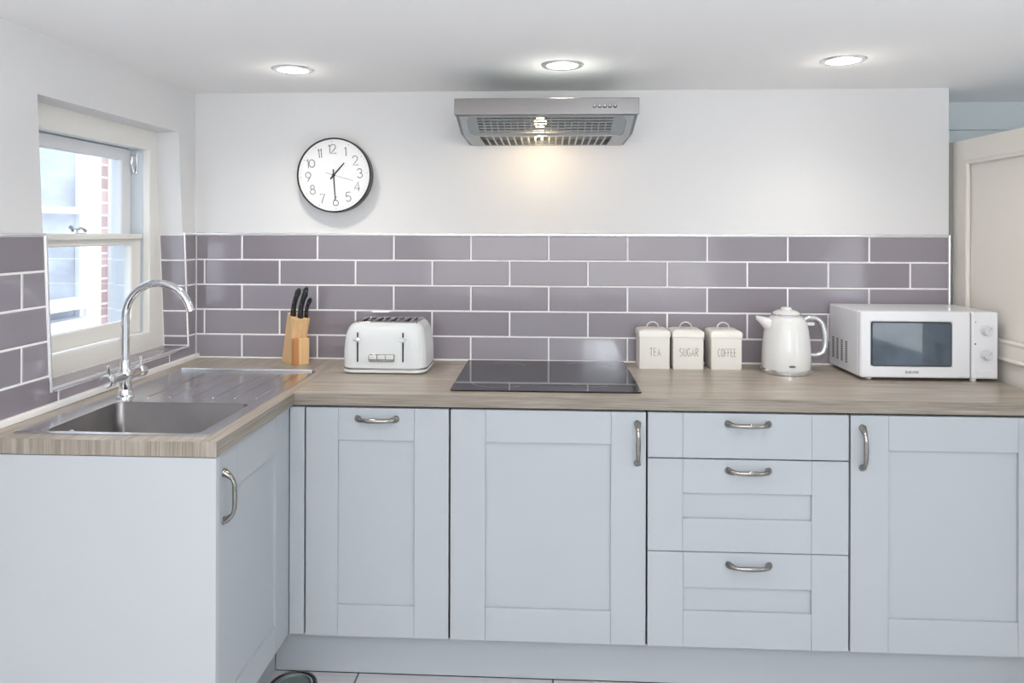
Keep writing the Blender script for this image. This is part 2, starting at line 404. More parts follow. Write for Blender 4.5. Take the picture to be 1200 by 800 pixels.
# reveals and sill
tl = []; tn = []
for r in range(5):
    z1, z0 = ROWS[r], max(ROWS[r + 1], .966)
    if z1 - z0 < .01: continue
    tl.append([(XF, z0), (0, z0), (0, z1), (XF, z1)]); tn.append([(XF, z0), (0, z0), (0, z1), (XF, z1)])
tile_sheet('reveal_tile', wall_left, tl, lambda x, z: Vector((x, far_y(z) - .002, z)), (0, -1, 0), [[(XF, .962), (0, .962), (0, ZT), (XF, ZT)]])
tile_sheet('reveal_tile', wall_left, tn, lambda x, z: Vector((x, near_y(z) + .002, z)), (0, 1, 0), [[(XF, .962), (0, .962), (0, ZT), (XF, ZT)]])
js = [-.832, -.60, -.30, -.059]
tile_sheet('sill_tile', wall_left, [[(XF, a), (-.004, a), (-.004, b), (XF, b)] for a, b in zip(js, js[1:])],
           lambda x, y: Vector((x, y, .966)), (0, 0, 1), [[(XF, -.832), (-.004, -.832), (-.004, -.059), (XF, -.059)]])

# trims
mb = MB(); mb.box(0.0, 2.896, -0.0035, 0.009, ZT - .001, ZT + .0075); struct(mb.build('trim_1', M['edge_trim'], bevel=.0015))
mb = MB(); mb.box(-.009, .0035, -1.702, near_y(ZT), ZT - .001, ZT + .0075); mb.box(-.009, .0035, far_y(ZT), 0.0, ZT - .001, ZT + .0075)
struct(mb.build('trim_2', M['edge_trim'], bevel=.0015))
mb = MB()
def strip(a, b, w=.0045):
    mb.tube([a, b], w, n=8)
strip((0, near_y(.955) , .955), (0, near_y(ZT), ZT)); strip((0, far_y(.955), .955), (0, far_y(ZT), ZT))
strip((0, near_y(.962) - .002, .962), (0, far_y(.962) + .002, .962), .0055)
struct(mb.build('trim_3', M['edge_trim']))
mb = MB(); mb.tube([(2.895, -.001, WT), (2.895, -.001, ZT + .006)], .004, n=8); struct(mb.build('trim_4', M['edge_trim']))
mb = MB()      # sealant bead / upstand where worktop meets the tiles
mb.box(0.0, 2.896, -.006, 0.0, WT, WT + .007)
mb.box(0.0, .016, -1.105, 0.0, WT, WT + .019)
struct(mb.build('trim_5', M['seal'], bevel=.003))

# ---------------------------------------------------------------- window
win = bpy.data.objects.new('window_1', None); COL.objects.link(win); win.location = (XF, -.48, .962)
struct(win)
def wpart(mbx, name, m, bevel=.003, parent=win):
    o = mbx.build(name, m, parent, bevel=bevel); o.matrix_parent_inverse = Matrix.Translation(-win.location) if parent is win else Matrix()
    return o
def xframe(mbx, ys, zs, x0, x1, hole=lambda i, j: i == 1 and j == 1):
    cells(mbx, ys, zs, lambda i, j: not hole(i, j), lambda y, z: Vector((x0, y, z)), lambda y, z: Vector((x1, y, z)))
YI0, YI1 = -.815, -.160            # inner edges of box frame
mb = MB(); xframe(mb, [-.915, YI0, YI1, -.035], [.935, 1.030, 1.710, 1.825], -.125, XF); wpart(mb, 'window_frame', M['window_paint'])
mb = MB()                          # jamb linings and head behind the face
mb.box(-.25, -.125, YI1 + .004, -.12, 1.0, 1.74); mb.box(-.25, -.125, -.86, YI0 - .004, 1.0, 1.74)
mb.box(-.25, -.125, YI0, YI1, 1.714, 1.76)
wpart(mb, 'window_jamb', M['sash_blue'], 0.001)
mb = MB(); mb.prism([(-.125, YI0, .99), (-.125, YI0, 1.026), (-.26, YI0, 1.0), (-.26, YI0, .96)], (0, YI1 - YI0, 0)); wpart(mb, 'window_sill', M['window_paint'], .001)
# lower sash (inner) and upper sash (outer)
mb = MB(); xframe(mb, [YI0 + .002, -.755, -.226, YI1 - .006], [1.031, 1.086, 1.357, 1.394], -.158, -.128)
mb.box(-.128, -.112, YI0 + .01, YI1 - .02, 1.378, 1.398)
s1 = wpart(mb, 'lower_sash', M['window_paint'], .005)
mb = MB(); mb.box(-.145, -.141, -.76, -.222, 1.08, 1.36); wpart(mb, 'pane', M['glass'], 0)
mb = MB(); xframe(mb, [YI0 + .002, -.77, -.225, YI1 - .006], [1.360, 1.400, 1.668, 1.712], -.198, -.166); wpart(mb, 'upper_sash', M['ext_white'], .005)
mb = MB(); mb.box(-.184, -.180, -.775, -.218, 1.395, 1.672); wpart(mb, 'pane', M['glass'], 0)
mb = MB()   # sash fastener
mb.box(-.150, -.118, -.56, -.50, 1.398, 1.402); mb.lathe([(.011, 0), (.011, .010), (.006, .014)], (-.134, -.535, 1.402), 16)
mb.tube([(-.134, -.535, 1.411), (-.128, -.51, 1.418), (-.126, -.492, 1.408)], [.005, .004, .006], 8)
mb.tube([(-.134, -.545, 1.409), (-.13, -.56, 1.420)], [.005, .007], 8)
wpart(mb, 'sash_fastener', M['chrome'], 0)
mb = MB()   # hook plate on the jamb
mb.box(-.165, -.145, -.165 - .0, -.155, 1.62, 1.70)
mb.tube([(-.155, -.168, 1.69), (-.155, -.180, 1.685), (-.155, -.182, 1.655), (-.155, -.170, 1.625)], [.004, .005, .005, .004], 8)
wpart(mb, 'sash_hook', M['chrome'], .003)

# ---------------------------------------------------------------- outside
mb = MB(); mb.box(-8, -.31, -4, 6, -.06, 0); go = mb.build('paved_yard', M['ext_ground'], smooth=False); struct(go)
nb = thing('neighbouring_building', 'pale grey and brick building with white window joinery seen through the sash window', 'building', (-1.25, 1.0, 0))
inv = Matrix.Translation((1.25, -1.0, 0))
def npart(mbx, name, m, bevel=.004):
    o = mbx.build(name, m, nb, bevel=bevel); o.matrix_parent_inverse = inv; return o
mb = MB(); mb.box(-1.6, -1.25, -1.5, 1.14, 0, 3.2); npart(mb, 'rendered_wall', M['ext_grey'])
mb = MB(); mb.box(-1.6, -1.25, 1.30, 1.42, 0, 3.2); npart(mb, 'brick_pier', M['brick'])
mb = MB(); mb.box(-1.6, -1.22, 1.12, 1.31, 0, 3.2); mb.box(-1.23, -1.20, 1.15, 1.27, 0, 3.2); npart(mb, 'white_post', M['ext_white'])
mb = MB(); mb.box(-1.6, -1.21, 1.42, 1.50, 0, 3.2); mb.box(-1.6, -1.24, 1.50, 2.6, 0, .95)
for k in range(3): mb.box(-1.24, -1.225, 1.55 + k * .33, 1.82 + k * .33, .45, .88)
npart(mb, 'door_casing', M['ext_white'])
for q in ((-1.18, 1.50, 1.535), (-1.10, .99, 1.04), (-1.17, .82, .93)):
    mb = MB(); mb.box(-1.3, q[0], .2, 1.12, q[1], q[2]); npart(mb, 'window_ledge', M['ext_white'])
mb = MB(); mb.box(-1.5, -1.24, 1.50, 2.6, .95, 3.2); npart(mb, 'frosted_panel', M['ext_grey'])

# ---------------------------------------------------------------- right-hand door
dr = bpy.data.objects.new('door_1', None); COL.objects.link(dr); dr.location = (2.94, -.4, 0); struct(dr)
dinv = Matrix.Translation((-2.94, .4, 0))
def dpart(mbx, name, m, bevel=.003):
    o = mbx.build(name, m, dr, bevel=bevel); o.matrix_parent_inverse = dinv; return o
mb = MB(); ys = [-.82, -.72, -.07, .017]; zs = [0, .20, .985, 1.045, 1.668, 1.752]
cells(mb, ys, zs, lambda i, j: not (i == 1 and j in (1, 3)), lambda y, z: Vector((2.962, y, z)), lambda y, z: Vector((2.92, y, z)))
dpart(mb, 'door_frame', M['door_paint'])
mb = MB(); mb.box(2.934, 2.95, -.73, -.06, .19, .99); mb.box(2.932, 2.95, -.73, -.06, 1.04, 1.675); dpart(mb, 'door_panel', M['door_paint'])
mb = MB()
for z0, z1 in ((.20, .985), (1.045, 1.668)):
    for a, b in (((-.72, z0), (-.07, z0)), ((-.07, z0), (-.07, z1)), ((-.07, z1), (-.72, z1)), ((-.72, z1), (-.72, z0))):
        mb.tube([(2.922, a[0], a[1]), (2.922, b[0], b[1])], .008, n=8)
dpart(mb, 'door_moulding', M['door_paint'], 0)

mb = MB(); mb.box(2.8975, 2.921, .022, .075, 0, 1.751); struct(mb.build('trim_6', mat('gap_shade_grey_paint', (.33, .32, .29), .7)))  # dark board added to paint the shadow gap beside the door
# ---------------------------------------------------------------- cabinets
def shaker(mb, T, w, h, stL, stR, rt, rb, th=.02, flat=False):
    """front in local coords: x 0..w, z 0..h, face at y=0, body towards +y"""
    B = lambda a, b, c, d, e, f: mb.box(a, b, c, d, e, f, T)
    B(0, stL, 0, th, 0, h); B(w - stR, w, 0, th, 0, h)
    if flat: B(stL + .0004, w - stR - .0004, 0.0002, th, 0, h)
    else:
        B(stL + .0004, w - stR - .0004, 0.0002, th, h - rt, h); B(stL + .0004, w - stR - .0004, 0.0002, th, 0, rb)
        B(stL - .002, w - stR + .002, .009, th - .002, rb - .002, h - rt + .002)

def handle_mesh(T, L=.125):
    mb = MB(); P = []; R = []
    for k in range(25):
        t = k / 24; s = 2 * t - 1; a = abs(s)
        y = -.004 - .022 * (1 - max(0, (a - .55) / .45) ** 2.2) if a > .55 else -.026 - .003 * (1 - a)
        P.append(T @ Vector((s * L / 2 * .94, y, 0)))
        R.append(.0048 + .0012 * math.exp(-((a - 0) / .5) ** 2) + .004 * max(0, (a - .75) / .25))
    up = (T.to_3x3() @ Vector((0, 0, 1)))
    mb.tube(P, R, n=12, up=up, flat=1.25)
    for sx in (-1, 1):
        mb.lathe([(.0001, 0), (.0105, 0), (.0105, .002), (.006, .007), (.0001, .008)], (0, 0, 0), 20,
                 T @ Matrix.Translation((sx * L / 2 * .95, 0, 0)) @ Matrix.Rotation(PI / 2, 4, 'X'), False, False)
        mb.lathe([(.0001, -.001), (.004, 0), (.0045, .004), (.0001, .009)], (0, 0, 0), 12,
                 T @ Matrix.Translation((sx * L / 2 * 1.0, 0, .007)) @ Matrix.Rotation(PI / 2, 4, 'X'), False, False)
    return mb

def front(parent, kind, x0, z0, w, h, stL, stR, rt, rb, flat=False, T0=None, hx=None, hz=None, vert=False, base=(0, 0, 0), label=None):
    """builds a door or drawer front as a child with its own handle child"""
    T = T0 or Matrix.Translation((x0, FRONT, z0))
    mb = MB(); shaker(mb, T, w, h, stL, stR, rt, rb, flat=flat)
    d = mb.build(kind, M['cab'], parent, bevel=.0012); d.matrix_parent_inverse = Matrix.Translation([-c for c in base])
    H = T @ Matrix.Translation((hx, 0, hz)) @ (Matrix.Rotation(PI / 2, 4, 'Y') if vert else Matrix())
    hd = handle_mesh(H).build('handle', M['nickel'], d, angle=50)
    return d
def base_cabinet(x0, x1, label, group='pale blue-grey base cabinets under the worktop'):
    base = ((x0 + x1) / 2, -.30, .15)
    t = thing('base_cabinet', label, 'cabinet', base, group)
    mb = MB(); mb.box(x0 + .001, x1 - .001, -.566, -.02, .152, .868)
    c = mb.build('carcass', M['carcass'], t); c.matrix_parent_inverse = Matrix.Translation([-c_ for c_ in base])
    return t, base
G2 = .0029
X = [.6408, 1.0908, 1.6905, 2.2906, 2.8906]
ZB, ZTOP = .1598, .8645
H = ZTOP - ZB
t, b = base_cabinet(X[0], X[1], 'narrow cabinet with one panelled door and horizontal handle at its top')
front(t, 'door', X[0] + G2, ZB, .45 - 2 * G2, H, .100, .106, ZTOP - .765, .257 - ZB, hx=.222, hz=.832 - ZB, base=b)
t, b = base_cabinet(X[1], X[2], 'wide cabinet under the black hob, vertical handle at top right of its door')
front(t, 'door', X[1] + G2, ZB, X[2] - X[1] - 2 * G2, H, .107, .105, ZTOP - .766, .260 - ZB, hx=.5675, hz=.771 - ZB, vert=True, base=b)
t, b = base_cabinet(X[2], X[3], 'cabinet of three stacked drawers with horizontal handles')
w = X[3] - X[2] - 2 * G2
front(t, 'drawer', X[2] + G2, .7295, w, ZTOP - .7295, .104, .108, 0, 0, flat=True, hx=.298, hz=.834 - .7295, base=b)
front(t, 'drawer', X[2] + G2, .4485, w, .7257 - .4485, .104, .108, .7257 - .624, .547 - .4485, hx=.299, hz=.694 - .4485, base=b)
front(t, 'drawer', X[2] + G2, ZB, w, .4458 - ZB, .106, .108, .4458 - .340, .269 - ZB, hx=.301, hz=.411 - ZB, base=b)
t, b = base_cabinet(X[3], X[4], 'right-hand cabinet below the microwave, vertical handle at top left of its door')
front(t, 'door', X[3] + G2, ZB, X[4] - X[3] - 2 * G2, H, .110, .110, ZTOP - .761, .261 - ZB, hx=.033, hz=.769 - ZB, vert=True, base=b)

# sink cabinet of the left run
base = (.3, -.83, .15)
t = thing('sink_cabinet', 'return cabinet below the steel sink, its door seen at a steep angle', 'cabinet', base)
ip = Matrix.Translation([-c for c in base])
mb = MB(); cells(mb, [.02, .04, .55, .566], [-1.088, -1.06, -.62, -.60], lambda i, j: not (i == 1 and j == 1), lambda x, y: Vector((x, y, .152)), lambda x, y: Vector((x, y, .866)))
mb.box(.04, .55, -1.06, -.62, .152, .17)
o = mb.build('carcass', M['carcass'], t); o.matrix_parent_inverse = ip
mb = MB(); mb.box(.004, .603, -1.109, -1.090, 0, .8685); ep = mb.build('end_panel', M['panel'], bevel=.0015)
tag(ep, 'large plain pale grey end panel facing the camera at the lower left', 'panel')
TL = Matrix.Translation((.5894, -1.0875, ZB)) @ Matrix.Rotation(PI / 2, 4, 'Z')
d = front(t, 'door', 0, 0, .520, H, .125, .125, ZTOP - .752, .242 - ZB, T0=TL, hx=.048, hz=.752 - ZB, vert=True, base=base)
# corner post
mb = MB()
prof = [(.585, -.566), (.585, -.589), (.5895, -.5895), (.6385, -.5895), (.6385, -.560), (.585, -.560)]
mb.box(.5915, .6380, -.5885, -.5680, .1598, .8655)
tag(mb.build('corner_post', M['cab'], bevel=.003), 'slim pale vertical filler post in the inner corner of the cabinets', 'corner post')
# plinths
mb = MB(); mb.box(.522, 2.90, -.5144, -.498, .0035, .1585); pl = tag(mb.build('plinth', M['cab'], bevel=.001), 'long pale blue-grey plinth board under the back cabinets', 'plinth')
mb = MB(); mb.box(.504, .520, -1.088, -.5144, 0, .1585); tag(mb.build('plinth', M['cab'], bevel=.001), 'short plinth board under the sink cabinet door', 'plinth')

mb = MB(); mb.box(.522, 2.90, -.513, -.499, 0, .0038); mb.build('gap_shade_strip', M['black'], pl)  # black strip paints the shaded gap between plinth and floor
# ---------------------------------------------------------------- worktop
SX0, SX1, SY0, SY1 = .068, .567, -1.072, -.252     # sink outline
BX0, BX1, BY0, BY1 = .140, .535, -1.056, -.747     # bowl
mb = MB()
xs = [.001, .11, .55, .6045, 2.915]; ys = [-1.111, -1.062, -.72, -.5874, -.001]
def fill(i, j):
    if i == 3: return j == 3
    if i == 1 and j == 1: return False
    return True
cells(mb, xs, ys, fill, lambda x, y: Vector((x, y, WTB)), lambda x, y: Vector((x, y, WT)))
mb.bm.faces.ensure_lookup_table()
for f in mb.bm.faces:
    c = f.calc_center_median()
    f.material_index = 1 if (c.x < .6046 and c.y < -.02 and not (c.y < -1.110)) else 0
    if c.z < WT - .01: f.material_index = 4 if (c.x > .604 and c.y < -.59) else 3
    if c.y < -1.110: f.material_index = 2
wv = wood_mat('grey_oak_shaded_end', 'z', .74)
# end face: grain runs upright, lower gain paints in its shade
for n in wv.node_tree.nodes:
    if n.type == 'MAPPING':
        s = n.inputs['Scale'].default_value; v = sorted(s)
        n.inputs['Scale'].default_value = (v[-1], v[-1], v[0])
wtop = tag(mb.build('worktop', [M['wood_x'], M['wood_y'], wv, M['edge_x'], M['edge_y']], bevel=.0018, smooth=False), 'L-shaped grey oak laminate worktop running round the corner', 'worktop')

# ---------------------------------------------------------------- sink
sk = thing('sink', 'inset stainless steel sink with square bowl and ribbed drainer under the window', 'sink', (.317, -.66, WT))
si = Matrix.Translation((-.317, .66, -WT))
def skp(mbx, name, m, parent=sk, bevel=0, angle=35):
    o = mbx.build(name, m, parent, bevel=bevel, angle=angle)
    if parent is sk: o.matrix_parent_inverse = si
    return o
mb = MB(); bm = mb.bm
def plate(mb, outer, inner, z):
    ev = []
    for lp in (outer, inner):
        vs = [mb.bm.verts.new((p.x, p.y, z)) for p in lp]
        ev += [mb.bm.edges.new((vs[i], vs[(i + 1) % len(vs)])) for i in range(len(vs))]
    bmesh.ops.triangle_fill(mb.bm, edges=ev, use_beauty=True)
out0 = rrect(SX0, SX1, SY0, SY1, .012, 0); out1 = rrect(SX0 + .004, SX1 - .004, SY0 + .004, SY1 - .004, .010, 0)
innr = rrect(BX0, BX1, BY0, BY1, .022, 0)
plate(mb, out1, innr, WT + .0035)
Z_ = lambda lp, z: [Vector((p.x, p.y, z)) for p in lp]
mb.loft([Z_(out0, WT + .0003), Z_(out0, WT + .003), Z_(out1, WT + .0035)], False, False)
bmesh.ops.remove_doubles(mb.bm, verts=mb.bm.verts, dist=.00001)
skp(mb, 'rim', M['sink'])
mb = MB()
mb.loft([rrect(BX0, BX1, BY0, BY1, .022, WT + .0035), rrect(BX0 + .002, BX1 - .002, BY0 + .002, BY1 - .002, .022, WT - .001),
         rrect(BX0 + .006, BX1 - .006, BY0 + .006, BY1 - .006, .022, WT - .140), rrect(BX0 + .022, BX1 - .022, BY0 + .022, BY1 - .022, .03, WT - .157)], False, True)
skp(mb, 'bowl', M['bowl'], angle=50)
mb = MB()
Tr = Matrix.Translation((BX0 + .004, -.965, WT - .035)) @ Matrix.Rotation(PI / 2, 4, 'Y')
mb.lathe([(.010, 0), (.016, 0), (.0165, .004), (.013, .0045), (.010, .002)], (0, 0, 0), 24, Tr, False, False)
mb.box(BX0 + .003, BX0 + .007, -.976, -.954, WT - .037, WT - .033)
skp(mb, 'overflow_ring', M['chrome'])
mb = MB(); mb.lathe([(.0001, 0), (.042, 0), (.044, .003), (.036, .004), (.03, .001), (.0001, .001)], (.34, -.90, WT - .156), 30, None, False, False); skp(mb, 'waste', M['chrome'])
mb = MB()
for k in range(6):
    x = .195 + k * .066
    mb.tube([(x, -.675, WT + .0035), (x, -.33, WT + .0035)], .0024, n=8, flat=.9)
    mb.lathe([(.0045, 0), (.0045, .001), (.0001, .002)], (x, -.682, WT + .0035), 12, None, False, False)
skp(mb, 'drainer_rib', M['sink'])
mb = MB(); mb.tube([(SX0 + .012, SY1 - .010, WT + .0058), (SX1 - .012, SY1 - .010, WT + .0058)], .0055, n=12); skp(mb, 'raised_edge', M['chrome'])

# ---------------------------------------------------------------- tap
tp = thing('mixer_tap', 'tall chrome swan-neck mixer tap standing on the sink rim', 'tap', (.128, -.690, WT + .0035))
TX, TY, TZ = 0, 0, 0
def tpp(mbx, name, m=M['chrome'], parent=tp): return mbx.build(name, m, parent, angle=40)
mb = MB(); mb.lathe([(.0001, 0), (.0245, 0), (.0245, .004), (.021, .007), (.0185, .012), (.0175, .05), (.021, .055), (.0215, .075), (.017, .083), (.014, .088), (.014, .11), (.0125, .112), (.0001, .113)], (0, 0, 0), 28, None, False, False)
tpp(mb, 'tap_body')
mb = MB(); P = [(0, 0, .10), (0, 0, .17), (0, 0, .238)]
R_ = .104
for k in range(1, 29):
    a = math.radians(180 - k * (180 - 12) / 28); P.append((R_ + R_ * math.cos(a), -.012 * k / 28, .238 + R_ * math.sin(a)))
mb.tube(P, .0112, n=16); tpp(mb, 'spout')
mb = MB(); mb.tube([(0, -.068, .064), (0, .068, .064)], .0155, n=20); tpp(mb, 'cross_bar')
for s in (-1, 1):
    mb = MB()
    mb.lathe([(.0001, 0), (.017, 0), (.019, .003), (.019, .026), (.016, .030), (.0001, .030)], (0, 0, 0), 24, Matrix.Translation((0, s * .066, .064)) @ Matrix.Rotation(-s * PI / 2, 4, 'X'), False, False)
    mb.tube([(0, s * .082, .080), (0, s * .084, .108)], [.0042, .0048], n=10)
    tpp(mb, 'tap_handle')

# ---------------------------------------------------------------- hob
hb = thing('hob', 'flat black glass hob set into the worktop', 'hob', (1.383, -.27, WT))
mb = MB(); mb.loft([rrect(-.298, .298, -.262, .262, .006, .0002), rrect(-.3, .3, -.264, .264, .007, .004), rrect(-.299, .299, -.263, .263, .006, .0055)]); mb.build('glass_top', M['black_glass'], hb)
for cx, cy, r in ((-.15, -.12, .105), (.15, -.12, .08), (-.15, .13, .08), (.15, .13, .105)):
    mb = MB(); n = 40
    for a0 in ((20,) if cy > 0 else (200,)):
        lo = []; li = []
        for k in range(n + 1):
            a = math.radians(a0 + 110 * k / n)
            lo.append((cx + r * math.cos(a), cy + r * math.sin(a), .0058)); li.append((cx + (r - .002) * math.cos(a), cy + (r - .002) * math.sin(a), .0058))
        for k in range(n): mb.quad([lo[k], lo[k + 1], li[k + 1], li[k]])
    mb.build('zone_marking', M['print_pale'], hb)

# ---------------------------------------------------------------- cooker hood
hd = thing('cooker_hood', 'stainless steel cooker hood on the wall above the hob', 'cooker hood', (1.383, .008, 1.742))
HF, HW = -.468, .296
# body: closed wedge behind fascia
mb = MB()
sec = [(-.002, .002), (-.002, .094), (HF + .012, .098), (HF + .012, .05), (-.300, .006)]
for sx in (-1, 1):
    mb.prism([(sx * HW, y, z) for y, z in sec], (-sx * .012, 0, 0))
mb.box(-HW + .012, HW - .012, HF + .012, -.002, .092, .096); mb.box(-HW + .012, HW - .012, -.008, -.002, .0, .092)
mb.build('casing', M['hood_grey'], hd, bevel=.001)
mb = MB(); mb.prism([(-HW - .002, HF, .045), (-HW - .002, HF - .002, .098), (-HW - .002, HF + .014, .100), (-HW - .002, HF + .014, .045)], (2 * HW + .004, 0, 0)); mb.build('fascia', M['steel'], hd, bevel=.0015)
for k in range(5):
    mb = MB(); mb.lathe([(.0001, -.001), (.0062, -.001), (.0062, .001), (.0001, .001)], (0, 0, 0), 16, Matrix.Translation((.155 + k * .0165, HF, .0715)) @ Matrix.Rotation(PI / 2, 4, 'X'), False, False); mb.build('button_recess', M['dark'], hd)
    mb = MB(); mb.lathe([(.0001, 0), (.0046, 0), (.0046, .005), (.003, .007), (.0001, .007)], (0, 0, 0), 16, Matrix.Translation((.155 + k * .0165, HF, .072)) @ Matrix.Rotation(PI / 2, 4, 'X'), False, False)
    mb.build('button', M['chrome'], hd)
# slanted visor grille
A = Vector((0, HF + .016, .046)); B = Vector((0, -.300, .002)); up = (B - A)
nn = Vector((0, -up.z, up.y)).normalized()
if nn.z > 0: nn = -nn
def vmap(off): return lambda x, t: Vector((x, 0, 0)) + A + up * t + nn * off
def bars(lo, hi, n, frac):
    out = [lo]; w = (hi - lo) / n
    for k in range(n):
        out += [lo + w * (k + frac), lo + w * (k + 1)]
    return out
gx = [-HW + .012] + bars(-.228, .222, 20, .82) + [HW - .012]
gt = [0] + bars(.10, .93, 6, .55) + [1]
mb = MB(); cells(mb, gx, gt, lambda i, j: not (i % 2 == 1 and i < len(gx) - 2 and j % 2 == 1 and j < len(gt) - 2), vmap(0), vmap(.002)); mb.build('mesh_visor', M['visor'], hd, smooth=False)
# end brackets of the visor
for sx in (-1, 1):
    mb = MB(); pts = [vmap(.002)(sx * (HW - .012), 0), vmap(.002)(sx * (HW - .046), 0), vmap(.002)(sx * (HW - .034), .2), vmap(.002)(sx * (HW - .034), .85), vmap(.002)(sx * (HW - .046), 1), vmap(.002)(sx * (HW - .012), 1)]
    mb.prism(pts, nn * .004); mb.build('visor_bracket', M['hood_light'], hd, bevel=.001)
# flat underside with long slots
gx = [-HW + .012] + bars(-.235, .235, 19, .78) + [HW - .012]; gy = [-.300, -.278, -.020, -.008]
mb = MB(); cells(mb, gx, gy, lambda i, j: not (i % 2 == 1 and i < len(gx) - 2 and j == 1), lambda x, y: Vector((x, y, .002)), lambda x, y: Vector((x, y, -.001))); mb.build('underside_vent', M['hood_light'], hd, smooth=False)
mb = MB(); mb.box(-.25, .25, -.27, -.02, .020, .024)
mb.build('grease_filter', M['filter'], hd)
mb = MB(); mb.lathe([(.0001, -.022), (.012, -.019), (.020, -.008), (.020, .004), (.012, .014), (.008, .03), (.0001, .03)], (-.02, -.345, .040), 20, None, False, False); mb.build('lamp', M['hood_bulb'], hd)

# ---------------------------------------------------------------- downlights
for x, y, lab in ((.530, -.397, 'recessed ceiling downlight above the wall clock'), (1.435, -.43, 'recessed ceiling downlight above the cooker hood'),
                  (2.319, -.461, 'recessed ceiling downlight towards the right, above the kettle')):
    t = thing('downlight', lab, 'ceiling light', (x, y, CE), 'round recessed downlights')
    mb = MB(); mb.lathe([(.050, -.002), (.053, -.005), (.066, -.005), (.070, -.0005), (.070, .0)], (0, 0, 0), 40, None, False, False); mb.build('bezel', M['edge_trim'], t)
    mb = MB(); mb.lathe([(.0001, -.0045), (.050, -.0035), (.050, -.001)], (0, 0, 0), 32, None, False, False); mb.build('lens', M['bulb'], t)

# ---------------------------------------------------------------- wall clock
CT = 4 * PI / 180
ck = thing('wall_clock', 'round white wall clock with thin black rim showing half past one', 'clock', (.5635, .008, 1.626))
TC = Matrix.Rotation(PI / 2, 4, 'X')
mb = MB(); mb.lathe([(.0001, 0), (.143, 0), (.1445, .006), (.1445, .050), (.1405, .0525), (.1390, .046), (.0001, .046)], (0, 0, 0), 72, TC, False, False)
for f in mb.bm.faces: f.material_index = 0
mb.build('rim', M['black'], ck)
mb = MB(); mb.lathe([(.0001, .0465), (.1388, .0465)], (0, 0, 0), 72, TC, False, False); mb.build('dial', M['clock_face'], ck)
mb = MB()
for h in range(1, 13):
    a = PI / 2 - h * PI / 6 + CT
    write(mb, str(h), .101 * math.cos(a), .101 * math.sin(a), -.0468, .035, .00145, gap=.10, rot=CT)
for k in range(60):
    a = k * PI / 30 + CT; r = .129
    mb.lathe([(.0016 if k % 5 == 0 else .0007, .0464), (.0016 if k % 5 == 0 else .0007, .0472)], (r * math.cos(a), r * math.sin(a), 0), 8, Matrix.Rotation(PI / 2, 4, 'X'))
mb.build('numerals', M['letter'], ck)
def hand(name, deg, L, tail, w, y):
    mb = MB(); a = math.radians(90 - deg) + CT; d = Vector((math.cos(a), 0, math.sin(a)))
    mb.tube([-d * tail + Vector((0, y, 0)), d * L * .7 + Vector((0, y, 0)), d * L + Vector((0, y, 0))], [w, w * .9, w * .7], n=6); mb.build(name, M['black'], ck)
hand('hour_hand', 45, .062, .020, .0028, -.0495); hand('minute_hand', 180, .096, .022, .0024, -.0515)
hand('second_hand', 110, .082, .034, .0006, -.0535)
mb = MB(); mb.lathe([(.0001, .047), (.005, .047), (.005, .055), (.0001, .056)], (0, 0, 0), 16, TC, False, False); mb.build('hub', M['black'], ck)

# ---------------------------------------------------------------- knife block
kb = thing('knife_block', 'slanted pale beech knife block beside the toaster', 'knife block', (.445, -.143, WT), rotz=math.radians(42))
W_, = (.061,)
# side profile in local (y depth, z): the front faces -y
side = [(.118, 0), (.0225, 0), (.0225, .098), (-.006, .172), (.060, .193)]
mb = MB(); mb.prism([(0, y, z) for y, z in side], (W_, 0, 0)); mb.build('block', M['beech'], kb, bevel=.0015)
mb = MB(); mb.box(.020, W_, 0, .0225, 0, .098); mb.build('front_pocket', M['beech'], kb, bevel=.0015)
mb = MB(); mb.box(0, .0198, -.001, .0225, 0, .099); mb.build('front_stripe', M['beech_dark'], kb, bevel=.001)
kb.rotation_euler.z = math.radians(42)
KM = Matrix.Translation((.445, -.143, WT)) @ Matrix.Rotation(math.radians(42), 4, 'Z')
ldir = Vector((0, -.30, .95)).normalized()
labs = ['leftmost black-handled knife in the block', 'black-handled knife second from left in the block', 'tall black-handled knife at the back right of the block', 'shortest black-handled knife at the right of the block']
for (x, y, z, L, r), lab in zip(((.010, .032, .182, .110, .0105), (.029, .010, .176, .108, .0105), (.042, .036, .184, .112, .0098), (.053, .010, .174, .080, .0078)), labs):
    p0 = KM @ Vector((x, y, z)); d = (KM.to_3x3() @ (ldir + Vector((.10, 0, 0)))).normalized()
    t = thing('kitchen_knife', lab, 'knife', p0, 'kitchen knives in the block')
    mb = MB(); P = []; R = []
    for k in range(9):
        s = k / 8; bow = .006 * math.sin(PI * s)
        P.append(d * L * s + Vector((-bow, 0, 0))); R.append(r * (1.0 - .18 * math.sin(PI * s) + (.12 if s > .8 else 0)) * (.45 if k == 8 else 1))
    mb.tube(P, R, n=10, flat=1.25, up=(KM.to_3x3() @ Vector((0, 1, 0)))); mb.build('handle', M['black'], t, angle=60)
    for s in (.25, .5, .75):
        mb = MB(); c = d * L * s + Vector((-.006 * math.sin(PI * s), 0, 0)); n2 = Vector((0, -1, 0))
        mb.lathe([(.0018, 0), (.0018, .0006), (.0001, .0009)], (0, 0, 0), 8, Matrix.Translation(c + n2 * r * .95) @ Matrix.Rotation(PI / 2, 4, 'X'))
        mb.build('rivet', M['nickel'], t)
    mb = MB(); bd = -d; mb.tube([Vector((0, 0, 0)), bd * .02], [.0035, .0030], n=4, flat=2); mb.build('blade', M['steel'], t)

